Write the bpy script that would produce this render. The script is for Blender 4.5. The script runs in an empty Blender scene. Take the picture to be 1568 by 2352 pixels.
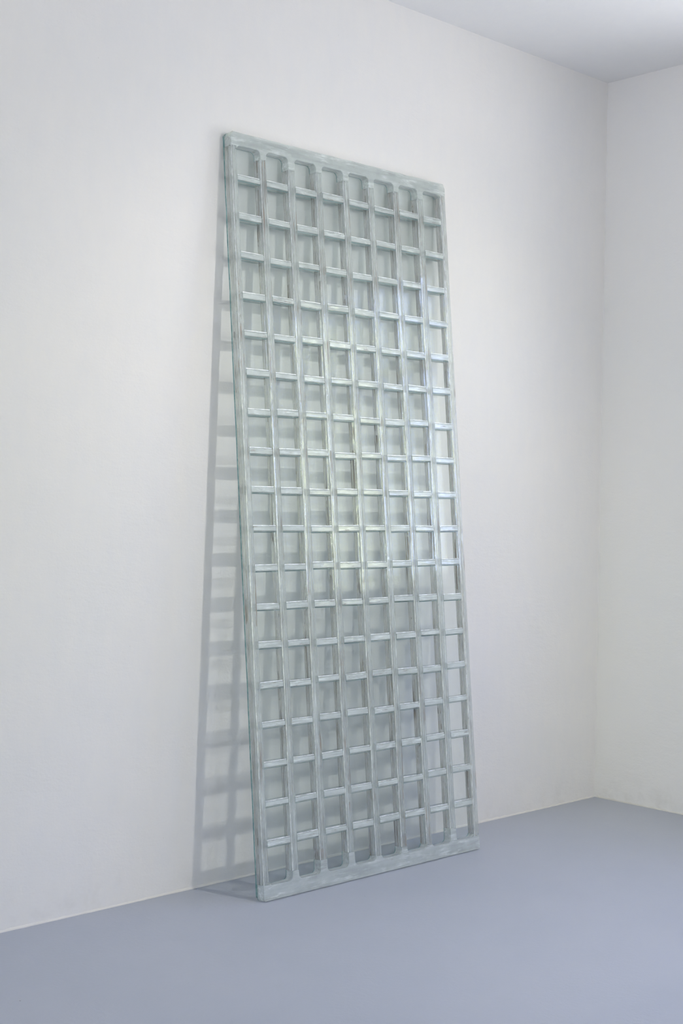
import bpy, bmesh, math, random
from mathutils import Vector, Matrix, noise

random.seed(7)
S = bpy.context.scene
COL = S.collection

# ---------------------------------------------------------------- camera
FW, FH = 1568, 2352
F_PX = 3136.967
CAM = Vector((-5.58236, -4.03094, 1.45))
yaw, pitch, roll = 0.758537, -0.008681, 0.0169875
Fv = Vector((math.sin(yaw) * math.cos(pitch), math.cos(yaw) * math.cos(pitch), math.sin(pitch)))
Rv = Fv.cross(Vector((0, 0, 1))).normalized()
Uv = Rv.cross(Fv)
R2 = Rv * math.cos(roll) + Uv * math.sin(roll)
U2 = -Rv * math.sin(roll) + Uv * math.cos(roll)
cd = bpy.data.cameras.new('camera')
cd.sensor_fit = 'VERTICAL'
cd.sensor_height = 36.0
cd.lens = 36.0 * F_PX / FH
cam = bpy.data.objects.new('camera', cd)
COL.objects.link(cam)
M = Matrix((R2, U2, -Fv)).transposed().to_4x4()
M.translation = CAM
cam.matrix_world = M
S.camera = cam

# ---------------------------------------------------------------- colour management, sampling
S.view_settings.view_transform = 'Standard'
S.view_settings.look = 'None'
S.view_settings.gamma = 1
S.view_settings.use_curve_mapping = False
S.view_settings.exposure = 0.0
cy = S.cycles
cy.use_denoising = True
cy.max_bounces = 14
cy.diffuse_bounces = 4
cy.glossy_bounces = 6
cy.transmission_bounces = 12
cy.transparent_max_bounces = 24
cy.caustics_reflective = False
cy.caustics_refractive = True
cy.blur_glossy = 1.0
cy.sample_clamp_indirect = 2.5
cy.use_adaptive_sampling = True
cy.adaptive_threshold = 0.10
cy.adaptive_min_samples = 16
cy.use_light_tree = False


# ---------------------------------------------------------------- node helpers
class NT:
    def __init__(self, tree):
        self.t = tree
        tree.nodes.clear()

    def n(self, typ, **kw):
        nd = self.t.nodes.new(typ)
        for k, v in kw.items():
            if k.startswith('i_'):
                nd.inputs[k[2:].replace('_', ' ')].default_value = v
            else:
                setattr(nd, k, v)
        return nd

    def l(self, a, b):
        self.t.links.new(a, b)

    def math(self, op, a, b=None, clamp=False):
        m = self.n('ShaderNodeMath', operation=op, use_clamp=clamp)
        for i, v in enumerate((a, b)):
            if v is None:
                continue
            if isinstance(v, (int, float)):
                m.inputs[i].default_value = v
            else:
                self.l(v, m.inputs[i])
        return m.outputs[0]

    def rng(self, v, a, b, c=0.0, d=1.0):
        m = self.n('ShaderNodeMapRange')
        self.l(v, m.inputs[0])
        for i, x in enumerate((a, b, c, d)):
            m.inputs[i + 1].default_value = x
        return m.outputs[0]

    def mixc(self, f, a, b):
        m = self.n('ShaderNodeMix', data_type='RGBA')
        for s, v in ((m.inputs[0], f), (m.inputs[6], a), (m.inputs[7], b)):
            if isinstance(v, (int, float)):
                s.default_value = v
            elif isinstance(v, tuple):
                s.default_value = (*v, 1)
            else:
                self.l(v, s)
        return m.outputs[2]

    def mixs(self, f, a, b):
        m = self.n('ShaderNodeMixShader')
        if isinstance(f, (int, float)):
            m.inputs[0].default_value = f
        else:
            self.l(f, m.inputs[0])
        self.l(a, m.inputs[1])
        self.l(b, m.inputs[2])
        return m.outputs[0]

    def noise(self, coord, scale, detail=3, rough=0.5, dist=0.0):
        nd = self.n('ShaderNodeTexNoise')
        nd.inputs['Scale'].default_value = scale
        nd.inputs['Detail'].default_value = detail
        nd.inputs['Roughness'].default_value = rough
        nd.inputs['Distortion'].default_value = dist
        self.l(coord, nd.inputs['Vector'])
        return nd.outputs['Fac']

    def mapping(self, coord, scale):
        m = self.n('ShaderNodeMapping')
        m.inputs['Scale'].default_value = scale
        self.l(coord, m.inputs['Vector'])
        return m.outputs[0]


def new_mat(name):
    m = bpy.data.materials.new(name)
    m.use_nodes = True
    return m, NT(m.node_tree)


# ---------------------------------------------------------------- daylight (world) seen through the windows
w = bpy.data.worlds.new('daylight')
S.world = w
w.use_nodes = True
T = NT(w.node_tree)
tc = T.n('ShaderNodeTexCoord')
sep = T.n('ShaderNodeSeparateXYZ')
T.l(tc.outputs['Generated'], sep.inputs[0])
el = sep.outputs[2]
side = T.math('GREATER_THAN', sep.outputs[0], 0.0)          # 1 = beyond the right wall, 0 = behind the camera
sky = T.mixc(side, (2.0, 2.4, 4.2), T.mixc(T.rng(el, 0.05, 0.7), (3.0, 3.7, 5.8), (1.8, 2.4, 5.6)))
fol = T.noise(tc.outputs['Generated'], 30, 6, 0.7, 0.4)
folc = T.mixc(T.rng(fol, 0.42, 0.6), (0.9, 1.1, 0.8), (6.6, 6.7, 4.3))
big = T.noise(tc.outputs['Generated'], 7, 4, 0.6)
treetop = T.math('ADD', 0.12, T.math('MULTIPLY', big, 0.28))
istree = T.math('LESS_THAN', el, treetop)
gaps = T.math('LESS_THAN', fol, 0.60)
# open sky to the left of the trees
ratio = T.math('DIVIDE', sep.outputs[0], T.math('MULTIPLY', sep.outputs[1], -1.0))
open_sky = T.math('MULTIPLY', T.math('GREATER_THAN', ratio, 1.085), T.math('LESS_THAN', ratio, 1.35))
gaps = T.math('MULTIPLY', gaps, T.math('SUBTRACT', 1.0, open_sky))
mask = T.math('MULTIPLY', istree, gaps)
c1 = T.mixc(mask, sky, folc)
c2 = T.mixc(T.rng(el, -0.06, -0.02), T.mixc(side, (3.6, 3.6, 3.7), (7.2, 7.2, 7.3)), c1)
bg = T.n('ShaderNodeBackground')
T.l(c2, bg.inputs[0])
bg.inputs[1].default_value = 1.0
wo = T.n('ShaderNodeOutputWorld')
T.l(bg.outputs[0], wo.inputs[0])

# room dimensions
RX, RY, RH = -9.0, -7.0, 3.5314
WINS = [(-2.72, -1.17, 1.26, 3.10), (-5.3, -3.95, 1.05, 3.10)]      # openings in the right wall: y0,y1,z0,z1
WINS_FILL = [(-5.6, -1.6, 0.55, 3.15)]                                # unseen opening added behind the camera to brighten right wall and ceiling
WT = 0.32                                                          # right wall thickness


def area_light(name, loc, target, energy, color, size, size_y=None, portal=False, parent=None):
    ld = bpy.data.lights.new(name, 'AREA')
    ld.energy = energy
    ld.color = color
    ld.size = size
    if size_y:
        ld.shape = 'RECTANGLE'
        ld.size_y = size_y
    else:
        ld.shape = 'DISK'
    if portal:
        ld.cycles.is_portal = True
    o = bpy.data.objects.new(name, ld)
    o.location = loc
    o.rotation_euler = (Vector(target) - Vector(loc)).to_track_quat('-Z', 'Y').to_euler()
    COL.objects.link(o)
    return o


for (y0, y1, z0, z1) in WINS:
    c = Vector((WT - 0.02, (y0 + y1) / 2, (z0 + z1) / 2))
    area_light('window_portal', c, c + Vector((-1, 0, 0)), 1, (1, 1, 1), y1 - y0, z1 - z0, True)

for (y0, y1, z0, z1) in WINS_FILL:
    c = Vector((RX - 0.22, (y0 + y1) / 2, (z0 + z1) / 2))
    area_light('window_portal', c, c + Vector((1, 0, 0)), 1, (1, 1, 1), y1 - y0, z1 - z0, True)

# ceiling spotlights aimed at the left wall, and an added fill globe out of view: position, watts, colour (bodies built further down)
SPOTS = [((-1.745, -2.40, 2.99), 86, (1.0, 0.955, 0.885)),
         ((-2.55, -2.40, 2.99), 9, (1.0, 0.955, 0.885))]
SPOT_AIM = (-1.95, 0.0, 0.70)
SPOT_DEG = 98
FILL_GLOBES = [((-1.20, -4.20, 2.60), 78, 0.09, (1.0, 0.98, 0.955))]

# ---------------------------------------------------------------- setting materials


def wall_mat(name, base, warm):
    m, t = new_mat(name)
    g = t.n('ShaderNodeNewGeometry').outputs['Position']
    b = t.noise(g, 1.3, 3, 0.6)
    st = t.noise(t.mapping(g, (3, 3, 1.0)), 6, 3, 0.65, 0)
    f = t.math('ADD', t.math('MULTIPLY', b, 0.6), t.math('MULTIPLY', st, 0.4))
    col = t.mixc(t.rng(f, 0.38, 0.62), base, warm)
    # scuffed, stained foot of the wall
    sp = t.n('ShaderNodeSeparateXYZ')
    t.l(g, sp.inputs[0])
    foot = t.math('MULTIPLY', t.rng(sp.outputs[2], 0.02, 0.16, 1, 0), t.rng(t.noise(g, 9, 3, 0.7), 0.5, 0.68))
    col = t.mixc(t.math('MULTIPLY', foot, 0.18), col, (0.55, 0.53, 0.48))
    # rare small pits and specks
    v = t.n('ShaderNodeTexVoronoi')
    v.inputs['Scale'].default_value = 9
    t.l(g, v.inputs['Vector'])
    sp2 = t.rng(v.outputs['Distance'], 0.010, 0.022, 1, 0)
    col = t.mixc(t.math('MULTIPLY', sp2, 0.35), col, (0.5, 0.47, 0.43))
    p = t.n('ShaderNodeBsdfPrincipled')
    t.l(col, p.inputs['Base Color'])
    p.inputs['Roughness'].default_value = 0.72
    p.inputs['Specular IOR Level'].default_value = 0.25
    fine = t.noise(g, 120, 1, 0.6)
    trowel = t.noise(t.mapping(g, (1, 1, 2.2)), 5, 4, 0.6, 0)
    h = t.math('ADD', t.math('MULTIPLY', fine, 0.10), t.math('MULTIPLY', trowel, 1.0))
    bp = t.n('ShaderNodeBump')
    bp.inputs['Strength'].default_value = 0.5
    bp.inputs['Distance'].default_value = 0.006
    t.l(h, bp.inputs['Height'])
    t.l(bp.outputs[0], p.inputs['Normal'])
    o = t.n('ShaderNodeOutputMaterial')
    t.l(p.outputs[0], o.inputs[0])
    return m


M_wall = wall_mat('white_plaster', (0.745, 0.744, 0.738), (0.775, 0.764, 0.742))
M_wall_r = wall_mat('white_plaster_lightened', (0.89, 0.89, 0.885), (0.905, 0.895, 0.88))  # same plaster, lightened to make up for missing light on this wall
M_ceil = wall_mat('white_ceiling_paint', (0.88, 0.885, 0.89), (0.90, 0.90, 0.895))

M_floor, t = new_mat('grey_floor_paint')
g = t.n('ShaderNodeNewGeometry').outputs['Position']
b = t.noise(g, 1.6, 4, 0.6)
col = t.mixc(t.rng(b, 0.35, 0.65), (0.395, 0.425, 0.480), (0.415, 0.442, 0.495))
patch = t.rng(t.noise(g, 1.1, 2, 0.5), 0.50, 0.62)
v = t.n('ShaderNodeTexVoronoi')
v.inputs['Scale'].default_value = 70
t.l(g, v.inputs['Vector'])
speck = t.math('MULTIPLY', t.rng(v.outputs['Distance'], 0.06, 0.12, 1, 0), patch)
keep = t.rng(t.noise(g, 25, 2, 0.5), 0.5, 0.62)
col = t.mixc(t.math('MULTIPLY', t.math('MULTIPLY', speck, keep), 0.5), col, (0.2, 0.2, 0.22))
v2 = t.n('ShaderNodeTexVoronoi')
v2.inputs['Scale'].default_value = 5
t.l(g, v2.inputs['Vector'])
col = t.mixc(t.math('MULTIPLY', t.rng(v2.outputs['Distance'], 0.010, 0.018, 1, 0), 0.6), col, (0.13, 0.12, 0.12))
p = t.n('ShaderNodeBsdfPrincipled')
t.l(col, p.inputs['Base Color'])
p.inputs['Roughness'].default_value = 0.5
p.inputs['Specular IOR Level'].default_value = 0.4
bp = t.n('ShaderNodeBump')
bp.inputs['Strength'].default_value = 0.25
bp.inputs['Distance'].default_value = 0.003
t.l(t.math('ADD', t.noise(g, 60, 3, 0.6), t.math('MULTIPLY', t.noise(g, 4, 3, 0.5), 1.5)), bp.inputs['Height'])
t.l(bp.outputs[0], p.inputs['Normal'])
o = t.n('ShaderNodeOutputMaterial')
t.l(p.outputs[0], o.inputs[0])


def plain(name, c, rough=0.5, metal=0.0):
    m, t = new_mat(name)
    p = t.n('ShaderNodeBsdfPrincipled')
    g = t.n('ShaderNodeTexCoord').outputs['Object']
    t.l(t.mixc(t.noise(g, 12, 3), tuple(x * 0.93 for x in c), c), p.inputs['Base Color'])
    p.inputs['Roughness'].default_value = rough
    p.inputs['Metallic'].default_value = metal
    o = t.n('ShaderNodeOutputMaterial')
    t.l(p.outputs[0], o.inputs[0])
    return m


M_plain = plain('white_wall_paint', (0.79, 0.78, 0.765), 0.8)
M_paint = plain('white_window_paint', (0.8, 0.8, 0.78), 0.4)
M_caulk = plain('plaster_edge', (0.74, 0.73, 0.69), 0.8)
M_lampbody = plain('white_lamp_housing', (0.75, 0.75, 0.75), 0.35)


# ---------------------------------------------------------------- glass materials
def fres(t, ior):
    """Reflectance of a thin unbent pane, the same from either face."""
    bf = t.n('ShaderNodeNewGeometry').outputs['Backfacing']
    i = t.math('ADD', ior, t.math('MULTIPLY', bf, 1.0 / ior - ior))
    f = t.n('ShaderNodeFresnel')
    t.l(i, f.inputs['IOR'])
    return f.outputs[0]


# the large back sheet
M_pane, t = new_mat('thin_greenish_sheet_glass')
ob = t.n('ShaderNodeTexCoord').outputs['Object']
sm = t.noise(t.mapping(ob, (22, 22, 1.0)), 3.0, 5, 0.7)
dust = t.rng(t.noise(ob, 14, 6, 0.7), 0.5, 0.8)
bp = t.n('ShaderNodeBump')
bp.inputs['Strength'].default_value = 0.35
bp.inputs['Distance'].default_value = 0.002
t.l(t.math('ADD', sm, t.math('MULTIPLY', t.noise(ob, 7, 2), 1.0)), bp.inputs['Height'])
tr = t.n('ShaderNodeBsdfTransparent')
tr.inputs[0].default_value = (0.964, 0.989, 0.986, 1)
gl = t.n('ShaderNodeBsdfGlossy')
gl.inputs['Roughness'].default_value = 0.03
t.l(bp.outputs[0], gl.inputs['Normal'])
base = t.mixs(t.math('MULTIPLY', fres(t, 1.5), 1.0), tr.outputs[0], gl.outputs[0])
df = t.n('ShaderNodeBsdfDiffuse')
df.inputs[0].default_value = (0.70, 0.74, 0.75, 1)
film = t.math('ADD', 0.015, t.math('MULTIPLY', t.math('MULTIPLY', dust, t.rng(sm, 0.4, 0.7)), 0.12))
o = t.n('ShaderNodeOutputMaterial')
t.l(t.mixs(film, base, df.outputs[0]), o.inputs[0])

M_edge, t = new_mat('teal_sheet_glass_edge')
p = t.n('ShaderNodeBsdfPrincipled')
ob = t.n('ShaderNodeTexCoord').outputs['Object']
t.l(t.mixc(t.rng(t.noise(t.mapping(ob, (1, 1, 14)), 2, 4, 0.7), 0.4, 0.65), (0.10, 0.24, 0.25), (0.30, 0.46, 0.46)), p.inputs['Base Color'])
p.inputs['Roughness'].default_value = 0.15
o = t.n('ShaderNodeOutputMaterial')
t.l(p.outputs[0], o.inputs[0])


def bar_mat(name, stretch, milk, dark, tint=(0.985, 0.997, 0.994), clear=0.33, mcol=(0.865, 0.94, 0.928), thr=0.60):
    """Cast, streaky glass: clear, milky and stained streaks that run along the bar."""
    m, t = new_mat(name)
    ob = t.n('ShaderNodeTexCoord').outputs['Object']
    oi = t.n('ShaderNodeObjectInfo')
    add = t.n('ShaderNodeVectorMath', operation='ADD')
    comb = t.n('ShaderNodeCombineXYZ')
    for i in range(3):
        t.l(t.math('MULTIPLY', oi.outputs['Random'], 7.0 + i * 3), comb.inputs[i])
    t.l(ob, add.inputs[0])
    t.l(comb.outputs[0], add.inputs[1])
    co = add.outputs[0]
    ms = t.mapping(co, stretch)
    st = t.noise(ms, 0.8, 1.5, 0.5, 0.2)
    stf = t.noise(ms, 1.1, 5, 0.7, 0.3)
    st2 = t.noise(ms, 2.3, 4, 0.7, 0.3)
    cloud = t.noise(co, 16, 4, 0.6)
    bub = t.noise(co, 160, 3, 0.6)
    bp = t.n('ShaderNodeBump')
    bp.inputs['Strength'].default_value = 0.5
    bp.inputs['Distance'].default_value = 0.0012
    t.l(t.math('ADD', t.math('MULTIPLY', st, 3.0), t.math('MULTIPLY', t.noise(co, 22, 2, 0.5), 1.0)), bp.inputs['Height'])
    gls = t.n('ShaderNodeBsdfPrincipled')
    gls.inputs['Base Color'].default_value = (*tint, 1)
    gls.inputs['Transmission Weight'].default_value = 1
    gls.inputs['IOR'].default_value = 1.5
    t.l(t.rng(bub, 0.3, 0.7, 0.01, 0.10), gls.inputs['Roughness'])
    t.l(bp.outputs[0], gls.inputs['Normal'])
    trn = t.n('ShaderNodeBsdfTransparent')
    trn.inputs[0].default_value = (0.975, 0.992, 0.989, 1)
    df = t.n('ShaderNodeBsdfPrincipled')
    df.inputs['Base Color'].default_value = (*mcol, 1)
    df.inputs['Roughness'].default_value = 0.12
    t.l(bp.outputs[0], df.inputs['Normal'])
    tl = t.n('ShaderNodeBsdfTranslucent')
    tl.inputs[0].default_value = (*mcol, 1)
    milky = t.mixs(0.25, df.outputs[0], tl.outputs[0])
    brown = t.n('ShaderNodeBsdfPrincipled')
    t.l(t.mixc(t.rng(cloud, 0.4, 0.6), (0.17, 0.155, 0.15), (0.20, 0.15, 0.11)), brown.inputs['Base Color'])
    brown.inputs['Roughness'].default_value = 0.4
    s1 = t.mixs(clear, gls.outputs[0], trn.outputs[0])
    wisps = t.math('MULTIPLY', t.rng(stf, 0.50, 0.66), t.rng(t.noise(co, 9, 3, 0.6), 0.35, 0.62))
    body = t.math('ADD', 0.62, t.math('MULTIPLY', t.rng(t.math('ADD', t.math('MULTIPLY', cloud, 0.35), t.math('MULTIPLY', st, 0.65)), 0.35, 0.65), 0.38))
    mk = t.math('ADD', t.math('MULTIPLY', body, milk), t.math('MULTIPLY', wisps, 0.40))
    mk = t.math('MINIMUM', mk, 0.92)
    front = t.math('SUBTRACT', 1.0, t.n('ShaderNodeNewGeometry').outputs['Backfacing'])
    s2 = t.mixs(t.math('MULTIPLY', mk, front), s1, milky)
    dk = t.math('MULTIPLY', t.rng(st2, thr, thr + 0.035), t.rng(t.noise(co, 6, 4, 0.7), 0.48, 0.54))
    s3 = t.mixs(t.math('MULTIPLY', t.math('MULTIPLY', dk, dark), front), s2, brown.outputs[0])
    o = t.n('ShaderNodeOutputMaterial')
    t.l(s3, o.inputs[0])
    return m


M_rib = bar_mat('streaky_glass_upright', (80, 80, 2.0), 0.28, 0.9, clear=0.5, thr=0.575)
M_rib_rear = bar_mat('stained_glass_upright_rear', (70, 70, 1.6), 0.24, 0.85, clear=0.34, mcol=(0.60, 0.57, 0.53), thr=0.555)
M_core = bar_mat('white_glued_core_of_crossbar', (9, 90, 90), 0.64, 0.8, clear=0.5)
M_strip = bar_mat('clear_teal_strip', (6, 60, 60), 0.05, 0.2, tint=(0.955, 0.99, 0.985), clear=0.5)
M_rail = bar_mat('milky_glass_rail', (6, 50, 50), 0.55, 0.35, tint=(0.96, 0.99, 0.985), clear=0.5, mcol=(0.84, 0.905, 0.89))

M_arris, t = new_mat('painted_arris_highlight')  # whitish colour paints the bright highlight line along the arrises
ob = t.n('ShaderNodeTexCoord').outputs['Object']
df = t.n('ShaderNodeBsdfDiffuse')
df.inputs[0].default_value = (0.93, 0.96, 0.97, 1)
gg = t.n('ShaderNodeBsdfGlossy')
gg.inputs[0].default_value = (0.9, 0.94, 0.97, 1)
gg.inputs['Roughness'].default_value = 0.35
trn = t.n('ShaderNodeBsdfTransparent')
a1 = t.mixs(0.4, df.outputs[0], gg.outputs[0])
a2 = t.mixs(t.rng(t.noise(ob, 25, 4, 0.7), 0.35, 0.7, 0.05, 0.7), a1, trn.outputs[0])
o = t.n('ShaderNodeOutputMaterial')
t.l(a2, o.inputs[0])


# ---------------------------------------------------------------- mesh helpers
def link(name, bm, mats, parent=None):
    bmesh.ops.recalc_face_normals(bm, faces=bm.faces)
    if bm.calc_volume(signed=True) < 0:
        bmesh.ops.reverse_faces(bm, faces=bm.faces)
    me = bpy.data.meshes.new(name)
    bm.to_mesh(me)
    bm.free()
    for m in (mats if isinstance(mats, (list, tuple)) else [mats]):
        me.materials.append(m)
    o = bpy.data.objects.new(name, me)
    COL.objects.link(o)
    if parent:
        o.parent = parent
    return o


def box(bm, a, b):
    vs = [bm.verts.new((x, y, z)) for x in (a[0], b[0]) for y in (a[1], b[1]) for z in (a[2], b[2])]
    for f in ((0, 1, 3, 2), (4, 6, 7, 5), (0, 4, 5, 1), (2, 3, 7, 6), (0, 2, 6, 4), (1, 5, 7, 3)):
        bm.faces.new([vs[i] for i in f])


def struct(name, bm, m):
    o = link(name, bm, m)
    o['kind'] = 'structure'
    return o


# ---------------------------------------------------------------- the room
TH = 0.25
bm = bmesh.new()
box(bm, (RX - TH, RY - TH, -0.2), (WT, TH, 0))
struct('floor', bm, M_floor)
bm = bmesh.new()
box(bm, (RX - TH, RY - TH, RH), (WT, TH, RH + 0.2))
struct('ceiling', bm, M_ceil)
bm = bmesh.new()
box(bm, (RX - TH, 0, 0), (WT, TH, RH))
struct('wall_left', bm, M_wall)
bm = bmesh.new()
box(bm, (RX - TH, RY - TH, 0), (WT, RY, RH))
struct('wall_back', bm, M_plain)


def wall_with_openings(name, xa, xb, wins, m):
    bm = bmesh.new()
    cuts = sorted([RY, 0] + [v for wn in wins for v in wn[:2]])
    for i in range(len(cuts) - 1):
        y0, y1 = cuts[i], cuts[i + 1]
        wn = next((q for q in wins if abs(q[0] - y0) < 1e-6), None)
        if wn:
            box(bm, (xa, y0, 0), (xb, y1, wn[2]))
            box(bm, (xa, y0, wn[3]), (xb, y1, RH))
        else:
            box(bm, (xa, y0, 0), (xb, y1, RH))
    struct(name, bm, m)


wall_with_openings('wall_behind', RX - TH, RX, WINS_FILL, M_plain)
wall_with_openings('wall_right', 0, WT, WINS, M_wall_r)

for k, (fx0, (y0, y1, z0, z1)) in enumerate([(WT - 0.12, q) for q in WINS] + [(RX - 0.18, q) for q in WINS_FILL]):
    bm = bmesh.new()
    fx1, fr = fx0 + 0.06, 0.06
    e = 0.001
    box(bm, (fx0, y0 + e, z0 + e), (fx1, y0 + fr, z1 - e))
    box(bm, (fx0, y1 - fr, z0 + e), (fx1, y1 - e, z1 - e))
    box(bm, (fx0, y0 + fr, z0 + e), (fx1, y1 - fr, z0 + fr))
    box(bm, (fx0, y0 + fr, z1 - fr), (fx1, y1 - fr, z1 - e))
    ym = (y0 + y1) / 2
    box(bm, (fx0, ym - 0.035, z0 + fr), (fx1, ym + 0.035, z1 - fr))
    zt = z0 + (z1 - z0) * 0.68
    box(bm, (fx0, y0 + fr, zt - 0.02), (fx1, ym - 0.035, zt + 0.02))
    box(bm, (fx0, ym + 0.035, zt - 0.02), (fx1, y1 - fr, zt + 0.02))
    struct('window_%d' % (k + 1), bm, M_paint)  # the last one frames the added fill opening behind the camera


# uneven bead of plaster and paint where the walls meet the floor
def bead(name, along, x_from, x_to, wall_at):
    bm = bmesh.new()
    n = int(abs(x_to - x_from) / 0.012)
    rows = []
    for i in range(n + 1):
        s = x_from + (x_to - x_from) * i / n
        a = 0.0035 + 0.0045 * max(0, noise.noise((s * 3.1, 2.2, 5))) + 0.003 * max(0, noise.noise((s * 23, 1, 7)))
        h = 0.006 + 0.008 * max(0, noise.noise((s * 2.3, 8.2, 1))) + 0.004 * noise.noise((s * 31, 4, 2))
        h = max(0.002, h)
        prof = [(0.0, 0.0), (a, 0.0), (a * 0.85, h * 0.5), (a * 0.3, h), (0.0, h * 1.05)]
        vs = []
        for d, z in prof:
            if along == 'x':
                vs.append(bm.verts.new((s, -d - 0.0002, z + 0.0002)))
            else:
                vs.append(bm.verts.new((-d - 0.0002, s, z + 0.0002)))
        rows.append(vs)
    for i in range(n):
        for j in range(5):
            bm.faces.new((rows[i][j], rows[i][(j + 1) % 5], rows[i + 1][(j + 1) % 5], rows[i + 1][j]))
    bm.faces.new(rows[0])
    bm.faces.new(rows[-1])
    struct(name, bm, M_caulk)


bead('trim_1', 'x', -6.5, -0.02, 0)
bead('trim_2', 'y', -2.0, -0.02, 0)

# ---------------------------------------------------------------- the leaning glass lattice
X0, PW, D, L, TK = -2.40618, 1.17731, 0.267737, 2.822387, 0.04515
ang = math.asin(D / L)
panel = bpy.data.objects.new('glass_lattice_panel', None)
COL.objects.link(panel)
panel.location = (X0, -D, 0.001)
panel.rotation_euler = (-ang, 0, 0)
panel['label'] = 'tall clear greenish glass lattice panel leaning against the white wall'
panel['category'] = 'glass sculpture'

PT = 0.0065            # back sheet thickness
W0 = PT + 0.0004       # bars start here
GAP = 0.0003

RIB_L = [0.1395, 0.2790, 0.4240, 0.5705, 0.7130, 0.8585, 1.0010]
RIB_W = [0.0310, 0.0350, 0.0330, 0.0315, 0.0320, 0.0320, 0.0355]
STL, STR = 0.0270, 1.1495
ROWS = [0.200, 0.340, 0.484, 0.625, 0.766, 0.910, 1.055, 1.198, 1.341, 1.484, 1.629, 1.775, 1.919, 2.066, 2.210, 2.357, 2.505, 2.652]
BH = 0.0285            # crossbar height
RAIL_B, RAIL_T = 0.052, L - 0.050
STUB_B = [0.085, 0.100, 0.105, 0.066, 0.078, 0.064, 0.108]
STUB_T = [L - 0.084, L - 0.098, L - 0.080, L - 0.088, L - 0.092, L - 0.083, L - 0.09]


def P(u, v, wd):
    return (u, -wd, v)


# back sheet: front/back faces clear, rim teal
bm = bmesh.new()
nseg = 90
outline = []
ch = 0.012


def wob(s, k, a=0.0012):
    return a * noise.noise((s * 9.0, k * 3.7, 0.3)) + a * 0.6 * noise.noise((s * 40.0, k * 5.1, 2.3))


for i in range(nseg + 1):
    outline.append((0.0 - 0.0012 + wob(i * L / nseg, 1), ch + (L - 2 * ch) * i / nseg))
for i in range(40):
    outline.append((ch + (PW - 2 * ch) * i / 39, L + wob(i * 0.03, 2)))
for i in range(nseg + 1):
    outline.append((PW + wob(i * L / nseg, 3), L - ch - (L - 2 * ch) * i / nseg))
for i in range(40):
    outline.append((PW - ch - (PW - 2 * ch) * i / 39, 0.0))
fr = [bm.verts.new(P(u, v, PT)) for u, v in outline]
bk = [bm.verts.new(P(u, v, 0)) for u, v in outline]
f1 = bm.faces.new(fr)
f2 = bm.faces.new(bk[::-1])
n = len(outline)
for i in range(n):
    f = bm.faces.new((fr[i], fr[(i + 1) % n], bk[(i + 1) % n], bk[i]))
    f.material_index = 1
bmesh.ops.triangulate(bm, faces=[f1, f2])
pane = link('back_sheet', bm, [M_pane, M_edge], panel)
pane['label'] = 'thin clear sheet with a teal edge'


def bar(name, profiles, s0, s1, place, mat, seg, amp, seed, cap_wob=0.0, parent=panel):
    """Closed (across, depth) profiles swept along the bar; place(s, across, depth) -> point. Sides wander by amp."""
    bm = bmesh.new()
    n = max(1, int(abs(s1 - s0) / seg))
    for q, (profile, slot, special) in enumerate(profiles):
        rings = []
        for i in range(n + 1):
            s = s0 + (s1 - s0) * i / n
            wa = amp * (0.8 * noise.noise((s * 5 + seed, 0.3, seed * 1.7)) + 0.45 * noise.noise((s * 26 + seed, 1.9, seed)))
            ring = []
            for j, (a, d) in enumerate(profile):
                da = wa + 0.22 * amp * noise.noise((s * 24 + seed, j * 1.9 + q * 7, seed))
                dd = amp * 0.12 * noise.noise((s * 9 + seed * 2, j * 1.3 + q * 5, 9.1)) if d > W0 + 0.001 else 0
                ss = s
                if i in (0, n):
                    ss = s + cap_wob * noise.noise((j * 2.3, seed + q, 3.3)) * (1 if i == 0 else -1)
                ring.append(bm.verts.new(place(ss, a + da, min(d + dd, TK + 0.0015))))
            rings.append(ring)
        m = len(profile)
        for i in range(n):
            for j in range(m):
                f = bm.faces.new((rings[i][j], rings[i][(j + 1) % m], rings[i + 1][(j + 1) % m], rings[i + 1][j]))
                f.material_index = special.get(j, slot)
        for cap in (rings[0], rings[-1][::-1]):
            bm.faces.new(cap).material_index = slot
    return link(name, bm, mat, parent)


def cham(a0, a1, d0, d1, c):
    """rectangle with ground-off corners"""
    return [(a0, d0 + c), (a0, d1 - c), (a0 + c, d1), (a1 - c, d1), (a1, d1 - c), (a1, d0 + c), (a1 - c, d0), (a0 + c, d0)]


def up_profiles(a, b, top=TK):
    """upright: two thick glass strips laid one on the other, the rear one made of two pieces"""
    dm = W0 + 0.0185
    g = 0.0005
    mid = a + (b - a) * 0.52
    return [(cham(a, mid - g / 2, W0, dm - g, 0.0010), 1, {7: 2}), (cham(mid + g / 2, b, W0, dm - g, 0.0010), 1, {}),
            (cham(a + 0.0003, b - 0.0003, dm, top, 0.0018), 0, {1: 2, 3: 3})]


def vplace(s, a, d):
    return P(a, s, d)


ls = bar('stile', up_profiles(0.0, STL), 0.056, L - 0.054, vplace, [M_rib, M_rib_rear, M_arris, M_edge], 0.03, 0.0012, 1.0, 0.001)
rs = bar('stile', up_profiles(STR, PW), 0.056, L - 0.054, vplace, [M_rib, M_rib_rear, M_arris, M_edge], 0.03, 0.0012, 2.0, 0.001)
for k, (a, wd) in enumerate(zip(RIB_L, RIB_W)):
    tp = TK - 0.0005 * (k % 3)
    bar('upright', up_profiles(a, a + wd, tp), STUB_B[k] + 0.0006, STUB_T[k] - 0.0006, vplace, [M_rib, M_rib_rear, M_arris, M_edge], 0.03, 0.0014, 3.3 + k * 1.7, 0.002)

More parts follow.
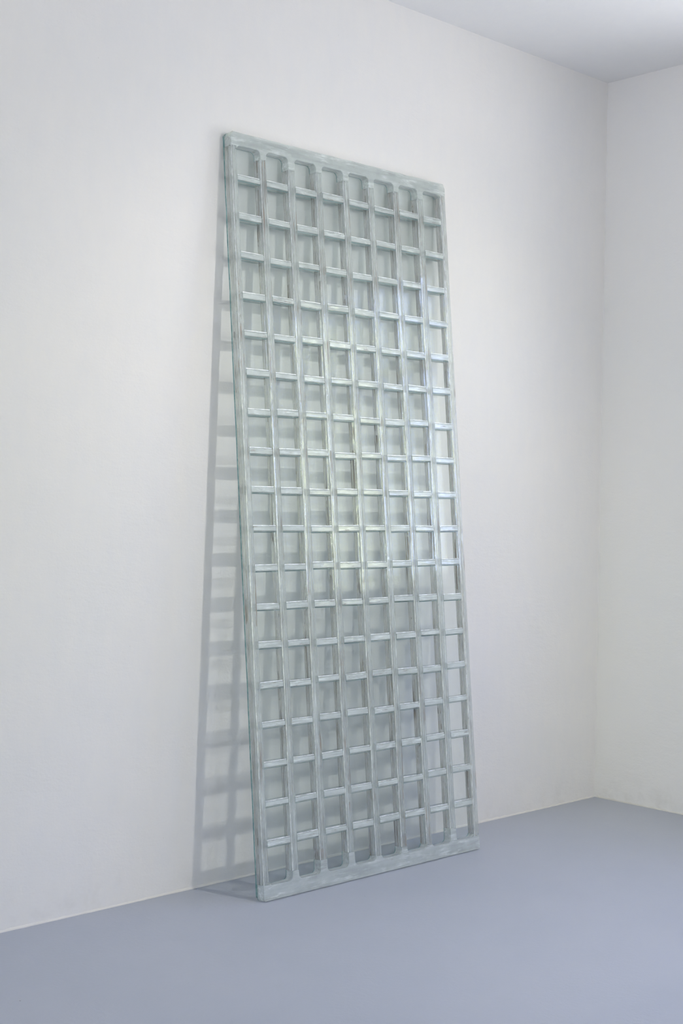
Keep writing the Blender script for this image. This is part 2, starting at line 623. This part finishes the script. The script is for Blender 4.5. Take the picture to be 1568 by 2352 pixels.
# crossbars: a raised silvery middle between two thin strips of glass
edges = [STL] + [x for a, wd in zip(RIB_L, RIB_W) for x in (a, a + wd)] + [STR]
rest = None
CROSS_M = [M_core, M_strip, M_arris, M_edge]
for c in range(8):
    u0, u1 = edges[2 * c] + 0.0016, edges[2 * c + 1] - 0.0016
    for r, v in enumerate(ROWS):
        sd = c * 19.1 + r * 2.37
        vc = v + random.uniform(-0.0035, 0.0035)
        tilt = random.uniform(-0.012, 0.012)
        hh = BH / 2 + random.uniform(-0.0012, 0.0012)
        top = TK - random.uniform(0.0015, 0.0045)
        e, g = 0.0050, 0.0005
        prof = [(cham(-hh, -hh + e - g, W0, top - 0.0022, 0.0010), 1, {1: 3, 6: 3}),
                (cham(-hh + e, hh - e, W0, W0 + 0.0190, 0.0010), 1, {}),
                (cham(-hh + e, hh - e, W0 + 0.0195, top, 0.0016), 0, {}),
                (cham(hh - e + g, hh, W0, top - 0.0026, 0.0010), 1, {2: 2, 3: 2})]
        um = (u0 + u1) / 2

        def hplace(s, a, d, vc=vc, tilt=tilt, um=um):
            return P(s, vc + a + (s - um) * tilt, d)
        i = c * 18 + r
        o = bar('crossbar', prof, u0, u1, hplace, CROSS_M, 0.014, 0.0010, sd)
        if i >= 100:
            if rest is None:
                rest = bmesh.new()
            rest.from_mesh(o.data)
            me = o.data
            bpy.data.objects.remove(o)
            bpy.data.meshes.remove(me)
o = link('crossbar', rest, CROSS_M, panel)
o['kind'] = 'stuff'
o['label'] = 'crossbars of the right-hand columns'


# rails with rounded cell corners and stubs the uprights stand on
def rail(name, outer, inner, stubs, sign, seed):
    pts = []
    r = 0.017
    # inner contour from left to right
    cont = [(0.0 + 0.0, stub0) for stub0 in ()]
    path = []
    path.append((0.0, inner + sign * 0.003))
    path.append((STL - 0.001, inner + sign * 0.003))
    for c in range(8):
        a, b = edges[2 * c], edges[2 * c + 1]
        sl = inner + sign * 0.003 if c == 0 else stubs[c - 1]
        sr = inner + sign * 0.003 if c == 7 else stubs[c]
        if c > 0:
            path.append((a - 0.001, sl))
        base = inner
        # straight down the stub, quarter round into the rail
        rr = min(r, 0.4 * (b - a))
        top_l = base + sign * rr
        if c > 0 and sign * (sl - top_l) > 0.002:
            path.append((a, top_l))
        for q in range(1, 7):
            th = q / 6 * math.pi / 2
            path.append((a + rr - rr * math.cos(th), base + sign * (rr - rr * math.sin(th)) + 0.0006 * noise.noise((q, c, seed))))
        path.append(((a + b) / 2, base + 0.0012 * noise.noise((c * 3.3, seed, 1))))
        for q in range(0, 6):
            th = q / 6 * math.pi / 2
            path.append((b - rr + rr * math.sin(th), base + sign * (rr - rr * math.cos(th)) + 0.0006 * noise.noise((q, c, seed + 4))))
        if c < 7:
            path.append((b, top_l))
            path.append((b + 0.001, sr))
    path.append((STR + 0.001, inner + sign * 0.003))
    path.append((PW, inner + sign * 0.003))
    # clean up ordering in u at the two ends
    clean = [path[0]]
    for q in path[1:]:
        if abs(q[0] - clean[-1][0]) + abs(q[1] - clean[-1][1]) > 0.0004 and q[0] >= clean[-1][0] - 0.0012:
            clean.append(q)
    c1, c2 = 0.010, 0.020
    if sign > 0:
        c1, c2 = 0.004, 0.006
    out = [(PW, outer + sign * c2), (PW - c1, outer)]
    for i in range(1, 30):
        out.append((PW - PW * i / 30, outer + sign * max(0, 0.0018 * noise.noise((i * 0.9, seed, 2)) + (0.0008 if sign < 0 else 0))))
    out += [(c1, outer), (0, outer + sign * c2)]
    poly = clean + out
    bm = bmesh.new()
    fr = [bm.verts.new(P(u, v, TK + 0.0006)) for u, v in poly]
    bk = [bm.verts.new(P(u, v, W0)) for u, v in poly]
    md = [bm.verts.new(P(u, v, W0 + 0.003)) for u, v in poly]
    m = len(poly)
    fa = bm.faces.new(fr)
    fb = bm.faces.new(bk[::-1])
    for i in range(m):
        bm.faces.new((fr[i], fr[(i + 1) % m], md[(i + 1) % m], md[i]))
        bm.faces.new((md[i], md[(i + 1) % m], bk[(i + 1) % m], bk[i])).material_index = 1
    bmesh.ops.recalc_face_normals(bm, faces=bm.faces)
    es = list({e for e in fa.edges})
    bmesh.ops.bevel(bm, geom=es, offset=0.0022, segments=2, affect='EDGES', clamp_overlap=True)
    big = [f for f in bm.faces if len(f.verts) > 4]
    bmesh.ops.triangulate(bm, faces=big)
    return link(name, bm, [M_rail, M_edge], panel)


rail('bottom_rail', 0.0, RAIL_B, STUB_B, 1, 3.0)
rail('top_rail', L, RAIL_T, STUB_T, -1, 8.0)

# ---------------------------------------------------------------- fill globe, added out of view to brighten ceiling and right wall
for k, (loc, en, rad, colr) in enumerate(FILL_GLOBES):
    root = bpy.data.objects.new('fill_globe', None)
    COL.objects.link(root)
    root.location = loc
    root['label'] = 'added unseen fill light, a lit white globe on a thin cord'
    root['category'] = 'lamp'
    m, t = new_mat('lit_globe')
    em = t.n('ShaderNodeEmission')
    em.inputs[0].default_value = (*colr, 1)
    em.inputs[1].default_value = en / (math.pi * 4 * math.pi * rad * rad)
    o = t.n('ShaderNodeOutputMaterial')
    t.l(em.outputs[0], o.inputs[0])
    bm = bmesh.new()
    bmesh.ops.create_icosphere(bm, subdivisions=3, radius=rad)
    link('globe', bm, m, root)
    bm = bmesh.new()
    bmesh.ops.create_cone(bm, cap_ends=True, segments=24, radius1=0.022, radius2=0.014, depth=0.05,
                          matrix=Matrix.Translation((0, 0, rad + 0.022)))
    link('socket', bm, M_lampbody, root)
    bm = bmesh.new()
    h = RH - loc[2] - rad - 0.047
    bmesh.ops.create_cone(bm, cap_ends=True, segments=10, radius1=0.003, radius2=0.003, depth=h,
                          matrix=Matrix.Translation((0, 0, rad + 0.046 + h / 2)))
    link('cord', bm, M_lampbody, root)

# ---------------------------------------------------------------- ceiling spotlights (above and outside the view)
for k, (loc, en, colr) in enumerate(SPOTS):
    aim = Vector((loc[0] + (SPOT_AIM[0] - SPOTS[0][0][0]) * (1 if k == 0 else 0.15), SPOT_AIM[1], SPOT_AIM[2]))
    d = (aim - Vector(loc)).normalized()
    root = bpy.data.objects.new('spotlight', None)
    COL.objects.link(root)
    root.location = loc
    root['label'] = ('white cylinder spotlight on the ceiling, the nearer to the windowed wall' if k == 0
                     else 'white cylinder spotlight on the ceiling, the farther from the windowed wall')
    root['category'] = 'lamp'
    root['group'] = 'ceiling spotlights'
    rot = d.to_track_quat('-Z', 'Y').to_matrix()
    bm = bmesh.new()
    seg = 32
    prof = [(0.050, -0.012), (0.050, 0.130), (0.040, 0.150), (0.0, 0.150)]
    inn = [(0.050, -0.012), (0.046, -0.012), (0.044, 0.015), (0.0, 0.020)]
    for pr in (prof, inn):
        prev = None
        for r_, z_ in pr:
            if r_ == 0:
                v_ = bm.verts.new(rot @ Vector((0, 0, z_)))
                for i in range(seg):
                    bm.faces.new((prev[i], prev[(i + 1) % seg], v_))
                break
            ring = [bm.verts.new(rot @ Vector((r_ * math.cos(2 * math.pi * i / seg), r_ * math.sin(2 * math.pi * i / seg), z_))) for i in range(seg)]
            if prev:
                for i in range(seg):
                    bm.faces.new((prev[i], prev[(i + 1) % seg], ring[(i + 1) % seg], ring[i]))
            prev = ring
    bmesh.ops.remove_doubles(bm, verts=bm.verts, dist=0.0001)
    link('housing', bm, M_lampbody, root)
    bm = bmesh.new()
    top = rot @ Vector((0, 0, 0.145))
    box(bm, (top.x - 0.01, top.y - 0.01, top.z), (top.x + 0.01, top.y + 0.01, RH - loc[2] - 0.001))
    link('stem', bm, M_lampbody, root)
    ld = bpy.data.lights.new('spot', 'SPOT')
    ld.energy = en
    ld.color = colr
    ld.shadow_soft_size = 0.012
    ld.spot_size = math.radians(SPOT_DEG)
    ld.spot_blend = 1.0
    lo = bpy.data.objects.new('spot', ld)
    lo.location = Vector(loc) + d * 0.015
    lo.rotation_euler = d.to_track_quat('-Z', 'Y').to_euler()
    COL.objects.link(lo)
